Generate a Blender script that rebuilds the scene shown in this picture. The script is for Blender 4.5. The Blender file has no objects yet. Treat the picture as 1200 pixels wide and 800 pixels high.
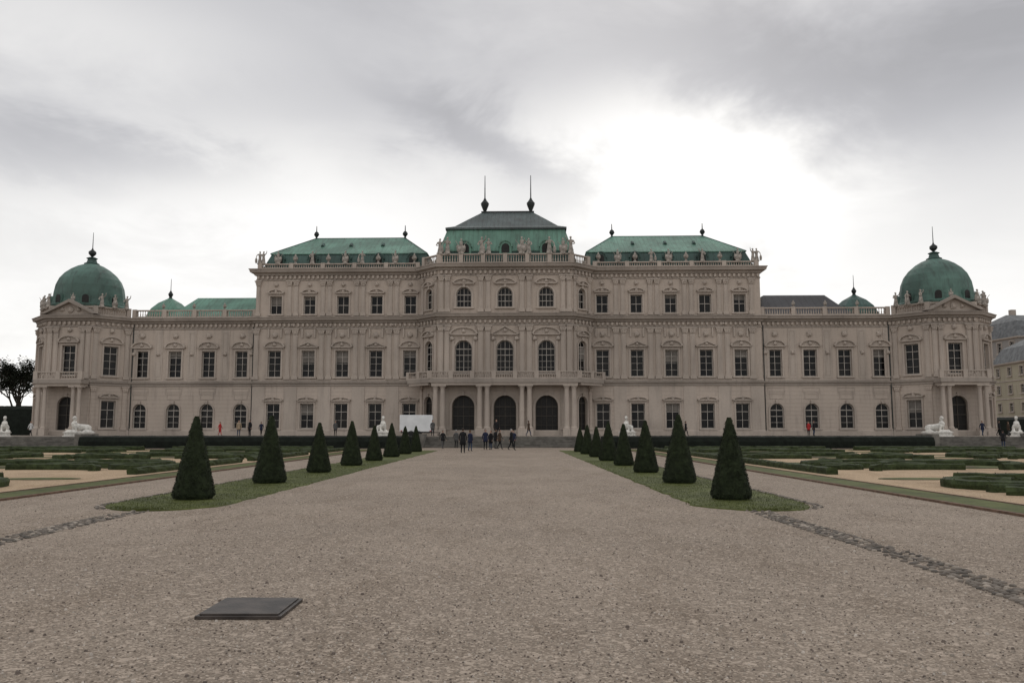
import bpy, bmesh, math, random
from mathutils import Vector, Matrix, noise
random.seed(7)
R=math.radians
scene=bpy.context.scene
col=scene.collection

# ------------------------------------------------------------ materials
def nt(name):
    m=bpy.data.materials.new(name); m.use_nodes=True
    t=m.node_tree; b=t.nodes['Principled BSDF']
    return m,t,b
def N(t,typ,**k):
    n=t.nodes.new(typ)
    for a,v in k.items(): setattr(n,a,v)
    return n
def mth(t,op,a,b=None,c=None):
    n=t.nodes.new('ShaderNodeMath'); n.operation=op
    for i,v in enumerate((a,b,c)):
        if v is None: continue
        if isinstance(v,(int,float)): n.inputs[i].default_value=v
        else: t.links.new(v,n.inputs[i])
    return n.outputs[0]
def mixc(t,f,a,b,mode='MIX'):
    n=t.nodes.new('ShaderNodeMix'); n.data_type='RGBA'; n.blend_type=mode
    for s,v in ((0,f),(6,a),(7,b)):
        if isinstance(v,(int,float)): n.inputs[s].default_value=v
        elif isinstance(v,tuple): n.inputs[s].default_value=v if len(v)==4 else v+(1,)
        else: t.links.new(v,n.inputs[s])
    return n.outputs[2]
def noi(t,vec,scale,detail=3,rough=.55,dist=0):
    n=N(t,'ShaderNodeTexNoise'); n.inputs['Scale'].default_value=scale
    n.inputs['Detail'].default_value=detail; n.inputs['Roughness'].default_value=rough
    n.inputs['Distortion'].default_value=dist
    t.links.new(vec,n.inputs['Vector']); return n.outputs[0]
def ramp(t,v,a,b,lo=0.,hi=1.):
    n=N(t,'ShaderNodeMapRange'); n.interpolation_type='SMOOTHSTEP'
    t.links.new(v,n.inputs[0])
    n.inputs[1].default_value=a; n.inputs[2].default_value=b
    n.inputs[3].default_value=lo; n.inputs[4].default_value=hi
    return n.outputs[0]
def objco(t): return N(t,'ShaderNodeTexCoord').outputs['Object']
def mapv(t,v,sc):
    n=N(t,'ShaderNodeMapping'); t.links.new(v,n.inputs[0]); n.inputs['Scale'].default_value=sc
    return n.outputs[0]
def bump(t,b,h,strength=.3,dist=.02):
    n=N(t,'ShaderNodeBump'); n.inputs['Strength'].default_value=strength; n.inputs['Distance'].default_value=dist
    t.links.new(h,n.inputs['Height']); t.links.new(n.outputs[0],b.inputs['Normal'])

def simple(name,c,rough=.8,var=.2,scale=3,bs=0,bscale=30,metal=0,spec=.3):
    m,t,b=nt(name); v=objco(t)
    n1=noi(t,v,scale,3)
    lo=tuple(x*(1-var) for x in c); hi=tuple(min(1,x*(1+var)) for x in c)
    t.links.new(mixc(t,ramp(t,n1,.3,.7),lo,hi),b.inputs['Base Color'])
    b.inputs['Roughness'].default_value=rough; b.inputs['Metallic'].default_value=metal
    b.inputs['Specular IOR Level'].default_value=spec
    if bs: bump(t,b,noi(t,v,bscale,2),bs)
    return m

def stucco(name,c,rust=False,var=.1):
    m,t,b=nt(name); v=objco(t)
    big=noi(t,v,.12,3); streak=noi(t,mapv(t,v,(1.6,1.6,.18)),1.2,4,.65); fine=noi(t,v,4,4)
    colr=mixc(t,ramp(t,big,.3,.7),tuple(x*(1-var) for x in c),tuple(x*(1+var*.6) for x in c))
    colr=mixc(t,ramp(t,streak,.48,.78,0,.5),colr,(c[0]*.5,c[1]*.5,c[2]*.52))
    colr=mixc(t,ramp(t,fine,.4,.75,0,.22),colr,(c[0]*.6,c[1]*.58,c[2]*.58))
    h=fine
    if rust:
        s=N(t,'ShaderNodeSeparateXYZ'); t.links.new(v,s.inputs[0])
        f=mth(t,'FRACT',mth(t,'DIVIDE',s.outputs[2],.52))
        g=ramp(t,f,.0,.16)
        colr=mixc(t,mth(t,'MULTIPLY',mth(t,'SUBTRACT',1.,g),.3),colr,(c[0]*.4,c[1]*.38,c[2]*.38))
        h=mth(t,'ADD',mth(t,'MULTIPLY',fine,.1),g)
    t.links.new(colr,b.inputs['Base Color']); b.inputs['Roughness'].default_value=.9
    b.inputs['Specular IOR Level'].default_value=.2
    if rust: bump(t,b,h,.35,.03)
    return m

def copper(name,c,seam=.62,dark=.5):
    m,t,b=nt(name); v=objco(t)
    s=N(t,'ShaderNodeSeparateXYZ'); t.links.new(v,s.inputs[0])
    st=noi(t,mapv(t,v,(2.2,.5,.5)),1.,5,.7); big=noi(t,v,.25,3)
    colr=mixc(t,ramp(t,big,.3,.7),tuple(x*.68 for x in c),tuple(x*1.22 for x in c))
    colr=mixc(t,ramp(t,st,.44,.76,0,.8),colr,(c[0]*dark,c[1]*dark*.75,c[2]*dark*.78))
    f=mth(t,'FRACT',mth(t,'DIVIDE',s.outputs[0],seam)); g=ramp(t,f,.0,.14)
    colr=mixc(t,mth(t,'MULTIPLY',mth(t,'SUBTRACT',1.,g),.45),colr,(c[0]*.35,c[1]*.35,c[2]*.35))
    t.links.new(colr,b.inputs['Base Color']); b.inputs['Roughness'].default_value=.65
    bump(t,b,g,.5,.04)
    return m

M={}
M['wall']=stucco('stucco_grey_beige',(.435,.37,.318))
M['rust']=stucco('stucco_rusticated',(.455,.388,.335),True)
M['trim']=stucco('stone_trim',(.42,.362,.315),var=.18)
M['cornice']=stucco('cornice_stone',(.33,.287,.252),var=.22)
M['statue']=simple('weathered_statue_stone',(.30,.27,.24),.85,.4,2.5,.3,12)
M['marble']=simple('white_sphinx_stone',(.62,.60,.56),.7,.2,3,.2,15)
M['stone']=simple('step_stone',(.15,.14,.125),.85,.3,1.4,.3,10)
M['copper']=copper('verdigris_copper',(.115,.235,.18))
M['copperd']=copper('dark_verdigris_copper',(.045,.092,.08),.62,.45)
M['slate']=copper('dark_slate_roof',(.03,.03,.035),.9,.6)
M['greyroof']=copper('grey_green_roof',(.068,.09,.09),.55,.5)
M['dome']=copper('dome_copper',(.075,.145,.12),50.,.38)
M['iron']=simple('dark_iron',(.03,.035,.035),.5,.3,4,metal=.3)
M['door']=simple('dark_door_wood',(.012,.011,.010),.5,.3,3)
M['frame']=simple('window_frame_paint',(.36,.33,.30),.6,.15,3)
M['framed']=simple('dark_window_frame',(.07,.06,.05),.6,.15,3)
M['blind']=simple('window_blind_cloth',(.17,.155,.14),.9,.2,1)
def glass():
    m,t,b=nt('window_glass'); v=objco(t)
    n=noi(t,v,.35,2)
    t.links.new(mixc(t,ramp(t,n,.35,.65),(.005,.0055,.007),(.018,.017,.016)),b.inputs['Base Color'])
    b.inputs['Roughness'].default_value=.1; b.inputs['Specular IOR Level'].default_value=.15
    bump(t,b,noi(t,v,1.3,2),.12,.02)
    return m
M['glass']=glass()

# ------------------------------------------------------------ mesh builder
class MB:
    def __init__(s): s.v=[]; s.f=[]; s.mi=[]
    def add(s,vs,fs,mi=0):
        o=len(s.v); s.v.extend(vs)
        for f in fs: s.f.append(tuple(i+o for i in f)); s.mi.append(mi)
    def obj(s,name,mats,parent=None,smooth=False,loc=(0,0,0)):
        me=bpy.data.meshes.new(name); me.from_pydata([tuple(v) for v in s.v],[],s.f)
        if not isinstance(mats,(list,tuple)): mats=[mats]
        for m in mats: me.materials.append(m)
        me.polygons.foreach_set('material_index',s.mi)
        if smooth: me.polygons.foreach_set('use_smooth',[True]*len(s.f))
        me.update()
        o=bpy.data.objects.new(name,me); col.objects.link(o); o.location=loc
        if parent: o.parent=parent
        return o
CUBE=[(0,1,3,2),(4,6,7,5),(0,4,5,1),(2,3,7,6),(0,2,6,4),(1,5,7,3)]
class F:
    def __init__(s,ox,oy,ux,uy):
        s.o=(ox,oy); s.u=(ux,uy); s.n=(uy,-ux)
    def P(s,u,n,z): return (s.o[0]+s.u[0]*u+s.n[0]*n, s.o[1]+s.u[1]*u+s.n[1]*n, z)
def box(b,fr,u0,u1,n0,n1,z0,z1):
    b.add([fr.P(u,n,z) for u in (u0,u1) for n in (n0,n1) for z in (z0,z1)],CUBE)
def extr(b,fr,pts,n0,n1):
    k=len(pts)
    vs=[fr.P(u,n0,z) for u,z in pts]+[fr.P(u,n1,z) for u,z in pts]
    fs=[tuple(range(k)),tuple(range(k,2*k))]+[(i,(i+1)%k,k+(i+1)%k,k+i) for i in range(k)]
    b.add(vs,fs)
def arcband(b,fr,uc,zc,r0,r1,a0,a1,n0,n1,seg=10,sz=1.):
    for i in range(seg):
        A=a0+(a1-a0)*i/seg; Bq=a0+(a1-a0)*(i+1)/seg
        p=[(uc+r*math.cos(a),zc+r*sz*math.sin(a)) for a,r in ((A,r0),(A,r1),(Bq,r1),(Bq,r0))]
        extr(b,fr,p,n0,n1)
def lathe(b,c,prof,seg=12,mi=0,rib=None,sx=1,sy=1):
    vs=[];fs=[]
    for r,z in prof:
        for i in range(seg):
            a=2*math.pi*i/seg
            k=1 if rib is None else rib(i)
            vs.append((c[0]+r*k*math.cos(a)*sx,c[1]+r*k*math.sin(a)*sy,c[2]+z))
    for j in range(len(prof)-1):
        for i in range(seg):
            fs.append((j*seg+i,j*seg+(i+1)%seg,(j+1)*seg+(i+1)%seg,(j+1)*seg+i))
    fs.append(tuple(range(seg))[::-1]); fs.append(tuple((len(prof)-1)*seg+i for i in range(seg)))
    b.add(vs,fs,mi)
def offs(poly,d):
    out=[];n=len(poly)
    def dn(a,b):
        x,y=b[0]-a[0],b[1]-a[1]; l=math.hypot(x,y); return (y/l,-x/l)
    for i,p in enumerate(poly):
        n0=dn(poly[i-1],p) if i>0 else dn(p,poly[i+1])
        n1=dn(p,poly[i+1]) if i<n-1 else n0
        k=1+n0[0]*n1[0]+n0[1]*n1[1]
        out.append((p[0]+(n0[0]+n1[0])/k*d,p[1]+(n0[1]+n1[1])/k*d))
    return out
def sweep(b,poly,prof):
    L=[offs(poly,d) for d,z in prof]; n=len(poly)
    vs=[(x,y,prof[j][1]) for j in range(len(prof)) for x,y in L[j]]
    fs=[(j*n+i,j*n+i+1,(j+1)*n+i+1,(j+1)*n+i) for j in range(len(prof)-1) for i in range(n-1)]
    b.add(vs,fs)
def segF(a,b_):
    x,y=b_[0]-a[0],b_[1]-a[1]; l=math.hypot(x,y)
    return F(a[0],a[1],x/l,y/l),l

bblind=MB()
wrnd=random.Random(3)
def outline(op):
    uc,w,zb,zt,k=op
    h=w/2
    if k=='rect': top=[(uc-h,zt),(uc+h,zt)]
    else:
        rise=h if k=='arch' else .3*w
        zs=zt-rise; seg=12
        top=[(uc-h*math.cos(math.pi*i/seg),zs+rise*math.sin(math.pi*i/seg)) for i in range(seg+1)]
    return top
def wall(bw,bg,bf,fr,u0,u1,z0,z1,ops,rd=.42,door=None,nx=2,nz=3,fw=.085,blinds=True):
    cur=u0
    def q(a,b_,c,d): 
        if b_-a>1e-4 and d-c>1e-4: bw.add([fr.P(a,0,c),fr.P(b_,0,c),fr.P(b_,0,d),fr.P(a,0,d)],[(0,1,2,3)])
    for op in sorted(ops):
        uc,w,zb,zt,k=op
        l,r=uc-w/2,uc+w/2
        q(cur,l,z0,z1); q(l,r,z0,zb)
        top=outline(op)
        for (a,za),(b_,zb_) in zip(top,top[1:]):
            bw.add([fr.P(a,0,za),fr.P(b_,0,zb_),fr.P(b_,0,z1),fr.P(a,0,z1)],[(0,1,2,3)])
        ol=[(l,zb)]+top+[(r,zb)]
        m=len(ol)
        bw.add([fr.P(a,0,z) for a,z in ol]+[fr.P(a,-rd,z) for a,z in ol],[(i,(i+1)%m,m+(i+1)%m,m+i) for i in range(m)])
        bg.add([fr.P(a,-rd+.02,z) for a,z in ol],[tuple(range(m))])
        n0,n1=-rd+.05,-rd+.13
        zs=top[0][1]
        if blinds and wrnd.random()<.22:
            zz0=zs-(zs-zb)*wrnd.choice((.2,.3,.45))
            bblind.add([fr.P(l+.05,-rd+.035,zz0),fr.P(r-.05,-rd+.035,zz0),fr.P(r-.05,-rd+.035,zs-.02),fr.P(l+.05,-rd+.035,zs-.02)],[(0,1,2,3)])
        box(bf,fr,l,l+fw*1.3,n0,n1,zb,zs); box(bf,fr,r-fw*1.3,r,n0,n1,zb,zs)
        box(bf,fr,l+fw*1.3,r-fw*1.3,n0,n1,zb,zb+fw*1.3)
        if k=='rect': box(bf,fr,l+fw*1.3,r-fw*1.3,n0,n1,zt-fw*1.3,zt)
        else:
            rise=zt-zs
            arcband(bf,fr,uc,zs,w/2-fw*1.3,w/2,0,math.pi,n0,n1,10,rise/(w/2))
            box(bf,fr,l+fw*1.3,r-fw*1.3,n0+.003,n1+.01,zs-fw*.7,zs+fw*.7)
        for i in range(1,nx):
            u=l+w*i/nx; zz=zt if k=='rect' else zs+(zt-zs)*math.sqrt(max(0,1-((u-uc)/(w/2))**2))-.03
            ww=fw*(.8 if i*2==nx else .45)
            box(bf,fr,u-ww/2,u+ww/2,n0+.002,n1+.004,zb+.1,zz-.02)
        zt2=zt if k=='rect' else zs
        for i in range(1,nz):
            z=zb+(zt2-zb)*i/nz; ww=fw*(1.0 if i==nz-1 else .5)
            box(bf,fr,l+.1,r-.1,n0+.004,n1+.002,z-ww/2,z+ww/2)
        cur=r
    q(cur,u1,z0,z1)
def surround(b,fr,op,t=.22,n=.11):
    uc,w,zb,zt,k=op; l,r=uc-w/2,uc+w/2
    top=outline(op); zs=top[0][1]
    box(b,fr,l-t,l,0.002,n,zb,zs); box(b,fr,r,r+t,0.002,n,zb,zs)
    if k=='rect': box(b,fr,l-t,r+t,.002,n+.003,zt,zt+t)
    else:
        arcband(b,fr,uc,zs,w/2,w/2+t,0,math.pi,.002,n,12,(zt-zs)/(w/2))
        box(b,fr,uc-.16,uc+.16,.002,n+.14,zt-.05,zt+t+.18)
    box(b,fr,l-t-.08,r+t+.08,.002,n+.14,zb-.2,zb)
def hood(b,fr,uc,z,w,h,kind):
    box(b,fr,uc-w/2,uc+w/2,.002,.34,z,z+.14)
    if kind=='tri':
        extr(b,fr,[(uc-w/2,z+.14),(uc+w/2,z+.14),(uc,z+.14+h)],.004,.16)
        extr(b,fr,[(uc-w/2-.1,z+.143),(uc-w/2+.12,z+.143),(uc+.0,z+h+.04),(uc,z+h+.24)],.006,.42)
        extr(b,fr,[(uc+w/2+.1,z+.143),(uc+w/2-.12,z+.143),(uc+.001,z+h+.04),(uc+.001,z+h+.24)],.006,.42)
    else:
        pts=[(uc+w/2*math.cos(a),z+.14+h*math.sin(a)) for a in [math.pi*i/12 for i in range(13)]]
        extr(b,fr,pts,.004,.16)
        arcband(b,fr,uc,z+.143,w/2-.14,w/2+.1,0,math.pi,.006,.42,12,(h)/(w/2))
    lathe_orn(b,fr,uc,z+.14+h*.45,.3)
def lathe_orn(b,fr,u,z,r):
    vs=[];k=8
    for j,(rr,n) in enumerate(((1,.1),(.85,.26),(.4,.38))):
        for i in range(k):
            a=2*math.pi*i/k; q=1+.18*math.cos(3*a+j)
            vs.append(fr.P(u+r*rr*q*math.cos(a),n,z+r*rr*q*1.1*math.sin(a)))
    fs=[(j*k+i,j*k+(i+1)%k,(j+1)*k+(i+1)%k,(j+1)*k+i) for j in range(2) for i in range(k)]+[tuple(range(2*k,3*k))]
    b.add(vs,fs)
def pilaster(b,fr,u,z0,z1,w=.75,n=.16):
    box(b,fr,u-w/2,u+w/2,.003,n,z0+.4,z1-.75)
    box(b,fr,u-w/2-.12,u+w/2+.12,.003,n+.1,z0,z0+.4)
    box(b,fr,u-w/2-.03,u+w/2+.03,.003,n+.05,z1-.75,z1-.66)
    extr(b,fr,[(u-w/2,z1-.66),(u+w/2,z1-.66),(u+w/2+.17,z1-.14),(u-w/2-.17,z1-.14)],.003,n+.14)
    box(b,fr,u-w/2-.22,u+w/2+.22,.003,n+.22,z1-.14,z1)
    lathe_orn(b,fr,u-w/4,z1-.4,.14); lathe_orn(b,fr,u+w/4,z1-.4,.14)
    box(b,fr,u-w/2+.14,u+w/2-.14,n,n+.03,z0+.7,z1-1.1)
def panel(b,fr,u0,u1,z0,z1,t=.07,n=.05):
    box(b,fr,u0,u1,.002,n,z0,z0+t); box(b,fr,u0,u1,.002,n,z1-t,z1)
    box(b,fr,u0,u0+t,.002,n-.002,z0+t,z1-t); box(b,fr,u1-t,u1,.002,n-.002,z0+t,z1-t)
def dentils(b,fr,u0,u1,z0,z1,n,step=.62,w=.28):
    k=max(1,int((u1-u0)/step)); s=(u1-u0)/k
    for i in range(k):
        u=u0+(i+.5)*s; box(b,fr,u-w/2,u+w/2,.003,n,z0,z1)
def baluster(b,x,y,z,h):
    lathe(b,(x,y,z),[(.05,0),(.085,h*.3),(.04,h*.65),(.06,h)],6)
def balustrade(b,fr,u0,u1,n,z,h=1.0,ped=4.5,pedw=.55):
    w=.17
    box(b,fr,u0,u1,n-w,n+w,z,z+.16); box(b,fr,u0,u1,n-w-.03,n+w+.03,z+h-.15,z+h)
    k=max(1,round((u1-u0)/ped)); peds=[]
    for i in range(k+1):
        u=u0+(u1-u0)*i/k; peds.append(u)
        box(b,fr,u-pedw/2,u+pedw/2,n-w-.08,n+w+.08,z-.004,z+h+.06)
    for i in range(k):
        a=peds[i]+pedw/2; c=peds[i+1]-pedw/2; m=max(1,int((c-a)/.3))
        for j in range(m):
            p=fr.P(a+(j+.5)*(c-a)/m,n,z+.16); baluster(b,p[0],p[1],p[2],h-.31)
    return peds
def column(b,x,y,z0,z1,r=.33):
    box(b,F(x,y,1,0),-.5,.5,-.5,.5,z0,z0+.9)
    h=z1-z0-.9
    lathe(b,(x,y,z0+.9),[(r*1.35,0),(r*1.35,.12),(r*1.1,.2),(r,.3),(r*1.02,h*.4),(r*.84,h-.55),(r*.95,h-.5),(r*.9,h-.42),(r*1.3,h-.14)],16)
    box(b,F(x,y,1,0),-.46,.46,-.46,.46,z1-.14,z1)

# ------------------------------------------------------------ PALACE
palace=bpy.data.objects.new('baroque_palace',None); col.objects.link(palace)
palace.location=(-.8,109.5,0); palace.rotation_euler=(0,0,R(-1.7))
bw,br,bt,bc,bg,bf,bfd,bd,bb=[MB() for _ in range(9)]
GZ=1.05
A=[(-63.6,16),(-63.6,0),(-60.2,-3.4),(-54.2,-3.4),(-50.8,0),(-33.7,0),(-33.7,-.4),(-11.3,-.4),(-11.3,-.9),(-8.7,-3.5),
   (8.7,-3.5),(11.3,-.9),(11.3,-.4),(33.7,-.4),(33.7,0),(50.8,0),(54.2,-3.4),(60.2,-3.4),(63.6,0),(63.6,16)]
Bp=[(-33.7,15.9),(-33.7,-.4),(-11.3,-.4),(-11.3,-.9),(-8.7,-3.5),(8.7,-3.5),(11.3,-.9),(11.3,-.4),(33.7,-.4),(33.7,15.9)]
sweep(bt,A,[(.18,GZ-.3),(.18,GZ+.6),(.1,GZ+.7),(.0,GZ+.7)])
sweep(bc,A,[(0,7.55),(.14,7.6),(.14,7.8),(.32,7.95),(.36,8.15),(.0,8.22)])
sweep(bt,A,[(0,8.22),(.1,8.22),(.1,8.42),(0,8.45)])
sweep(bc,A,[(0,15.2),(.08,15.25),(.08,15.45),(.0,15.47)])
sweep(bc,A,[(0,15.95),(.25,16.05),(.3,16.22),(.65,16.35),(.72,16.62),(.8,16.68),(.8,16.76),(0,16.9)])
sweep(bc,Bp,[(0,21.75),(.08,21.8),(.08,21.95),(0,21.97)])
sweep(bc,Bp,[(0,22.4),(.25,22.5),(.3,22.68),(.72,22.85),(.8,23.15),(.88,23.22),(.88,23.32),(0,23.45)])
XW=[12.8+4.54*k for k in range(9)]
def mainwin(fr,u,k,full=True,w=1.75):
    op=(u,w,8.75,12.3,'rect')
    surround(bt,fr,op)
    hood(bt,fr,u,12.66,2.7,.72 if k%2 else .62,'seg' if k%2 else 'tri')
    lathe_orn(bt,fr,u,14.35,.36)
    box(bt,fr,u-.95,u-.75,.002,.2,14.0,15.2) if full else None
    box(bt,fr,u+.75,u+.95,.002,.2,14.0,15.2) if full else None
    return op
def grwin(fr,u,kind,w=1.8,zb=1.95,zt=5.25):
    op=(u,w,zb,zt,kind)
    surround(bt,fr,op,.2,.1)
    if kind=='rect':
        hood(bt,fr,u,zt+.3,2.5,.35,'seg')
    else:
        panel(bt,fr,u-.9,u+.9,zt+.55,zt+1.6)
    return op
bdp=MB()
def tube(b,p,q,r,k=6,r2=None,mi=0):
    p=Vector(p);q=Vector(q);d=(q-p).normalized(); u=d.orthogonal().normalized(); w=d.cross(u); r2=r if r2 is None else r2
    vs=[tuple(c+(u*math.cos(2*math.pi*i/k)+w*math.sin(2*math.pi*i/k))*rr) for c,rr in ((p,r),(q,r2)) for i in range(k)]
    b.add(vs,[(i,(i+1)%k,k+(i+1)%k,k+i) for i in range(k)]+[tuple(range(k)),tuple(range(k,2*k))],mi)
for s in (-1,1):
    tube(bdp,(s*50.35,-.12,GZ),(s*50.35,-.12,15.9),.07); tube(bdp,(s*33.98,-.12,GZ),(s*33.98,-.12,15.9),.06)
    fr=F(0,0,1,0); a,b_=(33.7,50.8) if s>0 else (-50.8,-33.7)
    g=[];m=[]
    for i,x in enumerate(XW[5:]):
        g.append(grwin(fr,s*x,'arch')); m.append(mainwin(fr,s*x,1,False))
        panel(bt,fr,s*x-1.1,s*x+1.1,7.0-.5,7.3)
    wall(br,bg,bf,fr,a,b_,GZ-.3,7.9,g,nx=2,nz=3); wall(bw,bg,bf,fr,a,b_,7.9,16.5,m,nx=2,nz=4)
    for x in [XW[5]+4.54*(i+.5) for i in range(-1,4)]:
        x=min(max(x,34.2),50.2)
        box(bt,fr,s*x-.55,s*x+.55,.002,.06,8.5,15.15)
        panel(bt,fr,s*x-.36,s*x+.36,8.9,14.8,.07,.1)
        lathe_orn(bt,fr,s*x,11.9,.26)
    dentils(bt,fr,a,b_,15.55,15.93,.3)
    peds=balustrade(bb,fr,a+.3,b_-.3,-.3,16.9,1.05,4.3)
    fr=F(0,-.4,1,0); a,b_=(11.3,33.7) if s>0 else (-33.7,-11.3)
    g=[];m=[];t=[]
    for i,x in enumerate(XW[:5]):
        g.append(grwin(fr,s*x,'rect')); m.append(mainwin(fr,s*x,i+1))
        op=(s*x,1.6,17.2,19.65,'rect'); surround(bt,fr,op,.2,.1); t.append(op)
        hood(bt,fr,s*x,19.95,2.1,.42,'seg'); lathe_orn(bt,fr,s*x,21.2,.26)
    wall(br,bg,bf,fr,a,b_,GZ-.3,7.9,g); wall(bw,bg,bf,fr,a,b_,7.9,16.5,m,nx=2,nz=4)
    wall(bw,bg,bf,fr,a,b_,16.5,22.6,t,nx=2,nz=2)
    for x in [XW[0]+4.54*(i+.5) for i in range(0,4)]+[32.95]:
        for dx in (-.5,.5):
            if x>32 and dx>0: continue
            pilaster(bt,fr,s*x+dx*1.0,8.45,15.2,.62)
            pilaster(bt,fr,s*x+dx*.9,16.95,21.75,.5,.13)
        lathe_orn(bt,fr,s*x,15.72,.2)
        box(bt,fr,s*x-.85,s*x+.85,.002,.07,GZ+.7,7.5)
    dentils(bt,fr,a,b_,15.55,15.93,.3); dentils(bt,fr,a,b_,22.0,22.4,.3)
    aa,cc=(11.9,33.4) if s>0 else (-33.4,-11.9)
    balustrade(bb,fr,aa,cc,-.35,23.45,.72,4.4)
    p0,p1=((33.7,-.4),(33.7,15.9)) if s>0 else ((-33.7,15.9),(-33.7,-.4))
    fr2,l=segF(p0,p1); wall(bw,bg,bf,fr2,0,l,16.8,22.6,[(l/2-4,1.6,17.4,19.6,'rect'),(l/2+3,1.6,17.4,19.6,'rect')])
    p0,p1=((8.7,-3.5),(11.3,-.9)) if s>0 else ((-11.3,-.9),(-8.7,-3.5))
    fr2,l=segF(p0,p1); c=l/2
    o1=(c,1.7,1.2,6.1,'arch'); o2=(c,1.55,8.95,13.3,'arch'); o3=(c,1.4,17.5,20.2,'arch')
    for o in (o1,o2,o3): surround(bt,fr2,o,.2,.1)
    hood(bt,fr2,c,13.85,2.4,.6,'seg'); hood(bt,fr2,c,20.55,2.0,.4,'seg')
    wall(br,bd,bfd,fr2,0,l,GZ-.3,7.9,[o1],blinds=False); wall(bw,bg,bf,fr2,0,l,7.9,16.5,[o2],nz=4); wall(bw,bg,bf,fr2,0,l,16.5,22.6,[o3],nz=2)
    for u in (.42,l-.42):
        pilaster(bt,fr2,u,8.45,15.2,.5); pilaster(bt,fr2,u,16.95,21.75,.45,.13); pilaster(br,fr2,u,GZ+.7,7.5,.5)
    dentils(bt,fr2,.1,l-.1,15.55,15.93,.3); dentils(bt,fr2,.1,l-.1,22.0,22.4,.3)
    balustrade(bb,fr2,.2,l-.2,-.35,23.45,1.25,4.4)
    for p0,p1,z1 in (((11.3,-.9),(11.3,-.4),22.6),((33.7,-.4),(33.7,0),16.8)):
        if s<0: p0,p1=(-p1[0],p1[1]),(-p0[0],p0[1])
        f3,l3=segF(p0,p1); wall(bw,bg,bf,f3,0,l3,GZ-.3,z1,[])
    pts=[(50.8,0),(54.2,-3.4),(60.2,-3.4),(63.6,0),(63.6,16)]
    if s<0: pts=[(-x,y) for x,y in pts][::-1]
    for p0,p1 in zip(pts,pts[1:]):
        f3,l3=segF(p0,p1); c=l3/2
        if l3>10:
            wall(br,bg,bf,f3,0,l3,GZ-.3,7.9,[(4,1.8,2,5.5,'rect'),(8.2,1.8,2,5.5,'rect'),(12.4,1.8,2,5.5,'rect')])
            wall(bw,bg,bf,f3,0,l3,7.9,16.5,[(4,1.8,8.9,12.8,'rect'),(8.2,1.8,8.9,12.8,'rect'),(12.4,1.8,8.9,12.8,'rect')],nz=4)
            continue
        front=abs(l3-6)<.05
        if front:
            o1=(c,2.3,1.2,6.1,'arch'); surround(bt,f3,o1)
            wall(br,bd,bfd,f3,0,l3,GZ-.3,7.9,[o1],blinds=False)
        else:
            o1=(c,1.8,2.0,5.6,'rect'); surround(bt,f3,o1); hood(bt,f3,c,5.95,2.5,.4,'seg')
            wall(br,bg,bf,f3,0,l3,GZ-.3,7.9,[o1])
        o2=(c,1.8,8.9,12.8,'rect'); surround(bt,f3,o2)
        hood(bt,f3,c,13.15,2.7,.75,'seg'); lathe_orn(bt,f3,c,14.85,.32)
        wall(bw,bg,bf,f3,0,l3,7.9,16.5,[o2],nx=2,nz=4)
        for u in ((.45,1.25,l3-1.25,l3-.45) if front else (.42,l3-.42)):
            pilaster(bt,f3,u,8.45,15.2,.55); 
            if not front: pilaster(br,f3,u,GZ+.7,7.5,.55)
        dentils(bt,f3,.1,l3-.1,15.55,15.93,.3)
        if front:
            extr(bt,f3,[(-.3,16.9),(l3+.3,16.9),(c,18.5)],-.5,.12)
            extr(bc,f3,[(-.75,16.905),(-.2,16.905),(c,18.45),(c,18.85)],-.52,.75)
            extr(bc,f3,[(l3+.75,16.905),(l3+.2,16.905),(c+.001,18.45),(c+.001,18.85)],-.52,.75)
            for du,rr in ((0,.45),(-1.1,.28),(1.1,.28)): lathe_orn(bt,f3,c+du,17.5,rr)
            box(bc,f3,-.1,l3+.1,.37,2.3,7.7,8.2); box(bt,f3,.1,l3-.1,.2,2.1,7.35,7.7)
            balustrade(bb,f3,.1,l3-.1,2.05,8.2,1.0,3)
            for u in (.35,1.15,l3-1.15,l3-.35):
                p=f3.P(u,1.7,0); column(bt,p[0],p[1],GZ,7.35,.27)
        else:
            balustrade(bb,f3,.3,l3-.3,-.35,16.9,1.15,4)
    cx,cy=s*57.8,2.0
    lathe(bw,(cx,cy,0),[(5.1,16.8),(5.1,17.9),(5.25,18.0),(5.25,18.25),(4.7,18.3)],8)
fr=F(0,-3.5,1,0)
g=[];m=[];t=[]
for i,x in enumerate((-5.35,0,5.35)):
    o1=(x,2.9,1.2,6.2,'arch'); o2=(x,2.25,9.0,13.3,'arch'); o3=(x,2.0,17.6,20.25,'arch')
    surround(bt,fr,o1,.3,.14); surround(bt,fr,o2,.26,.14); surround(bt,fr,o3,.24,.12)
    hood(bt,fr,x,13.95,3.5,.85 if i!=1 else 1.0,'seg' if i!=1 else 'tri'); hood(bt,fr,x,20.62,2.8,.55,'seg')
    lathe_orn(bt,fr,x-1.5,13.5,.3); lathe_orn(bt,fr,x+1.5,13.5,.3)
    box(bt,fr,x-1.45,x-1.2,.002,.2,9,13.2);box(bt,fr,x+1.2,x+1.45,.002,.2,9,13.2)
    g.append(o1);m.append(o2);t.append(o3)
wall(br,bd,bfd,fr,-8.7,8.7,GZ-.3,7.9,g,.7,nx=4,nz=3,blinds=False)
wall(bw,bg,bf,fr,-8.7,8.7,7.9,16.5,m,.5,nx=4,nz=4)
wall(bw,bg,bf,fr,-8.7,8.7,16.5,22.6,t,nx=4,nz=2)
for x in (-8.3,-7.5,-3.15,-2.2,2.2,3.15,7.5,8.3):
    pilaster(bt,fr,x,8.45,15.2,.62,.2); pilaster(bt,fr,x,16.95,21.75,.55,.18)
    pilaster(bt,fr,x,GZ+.7,7.5,.6,.15)
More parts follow.
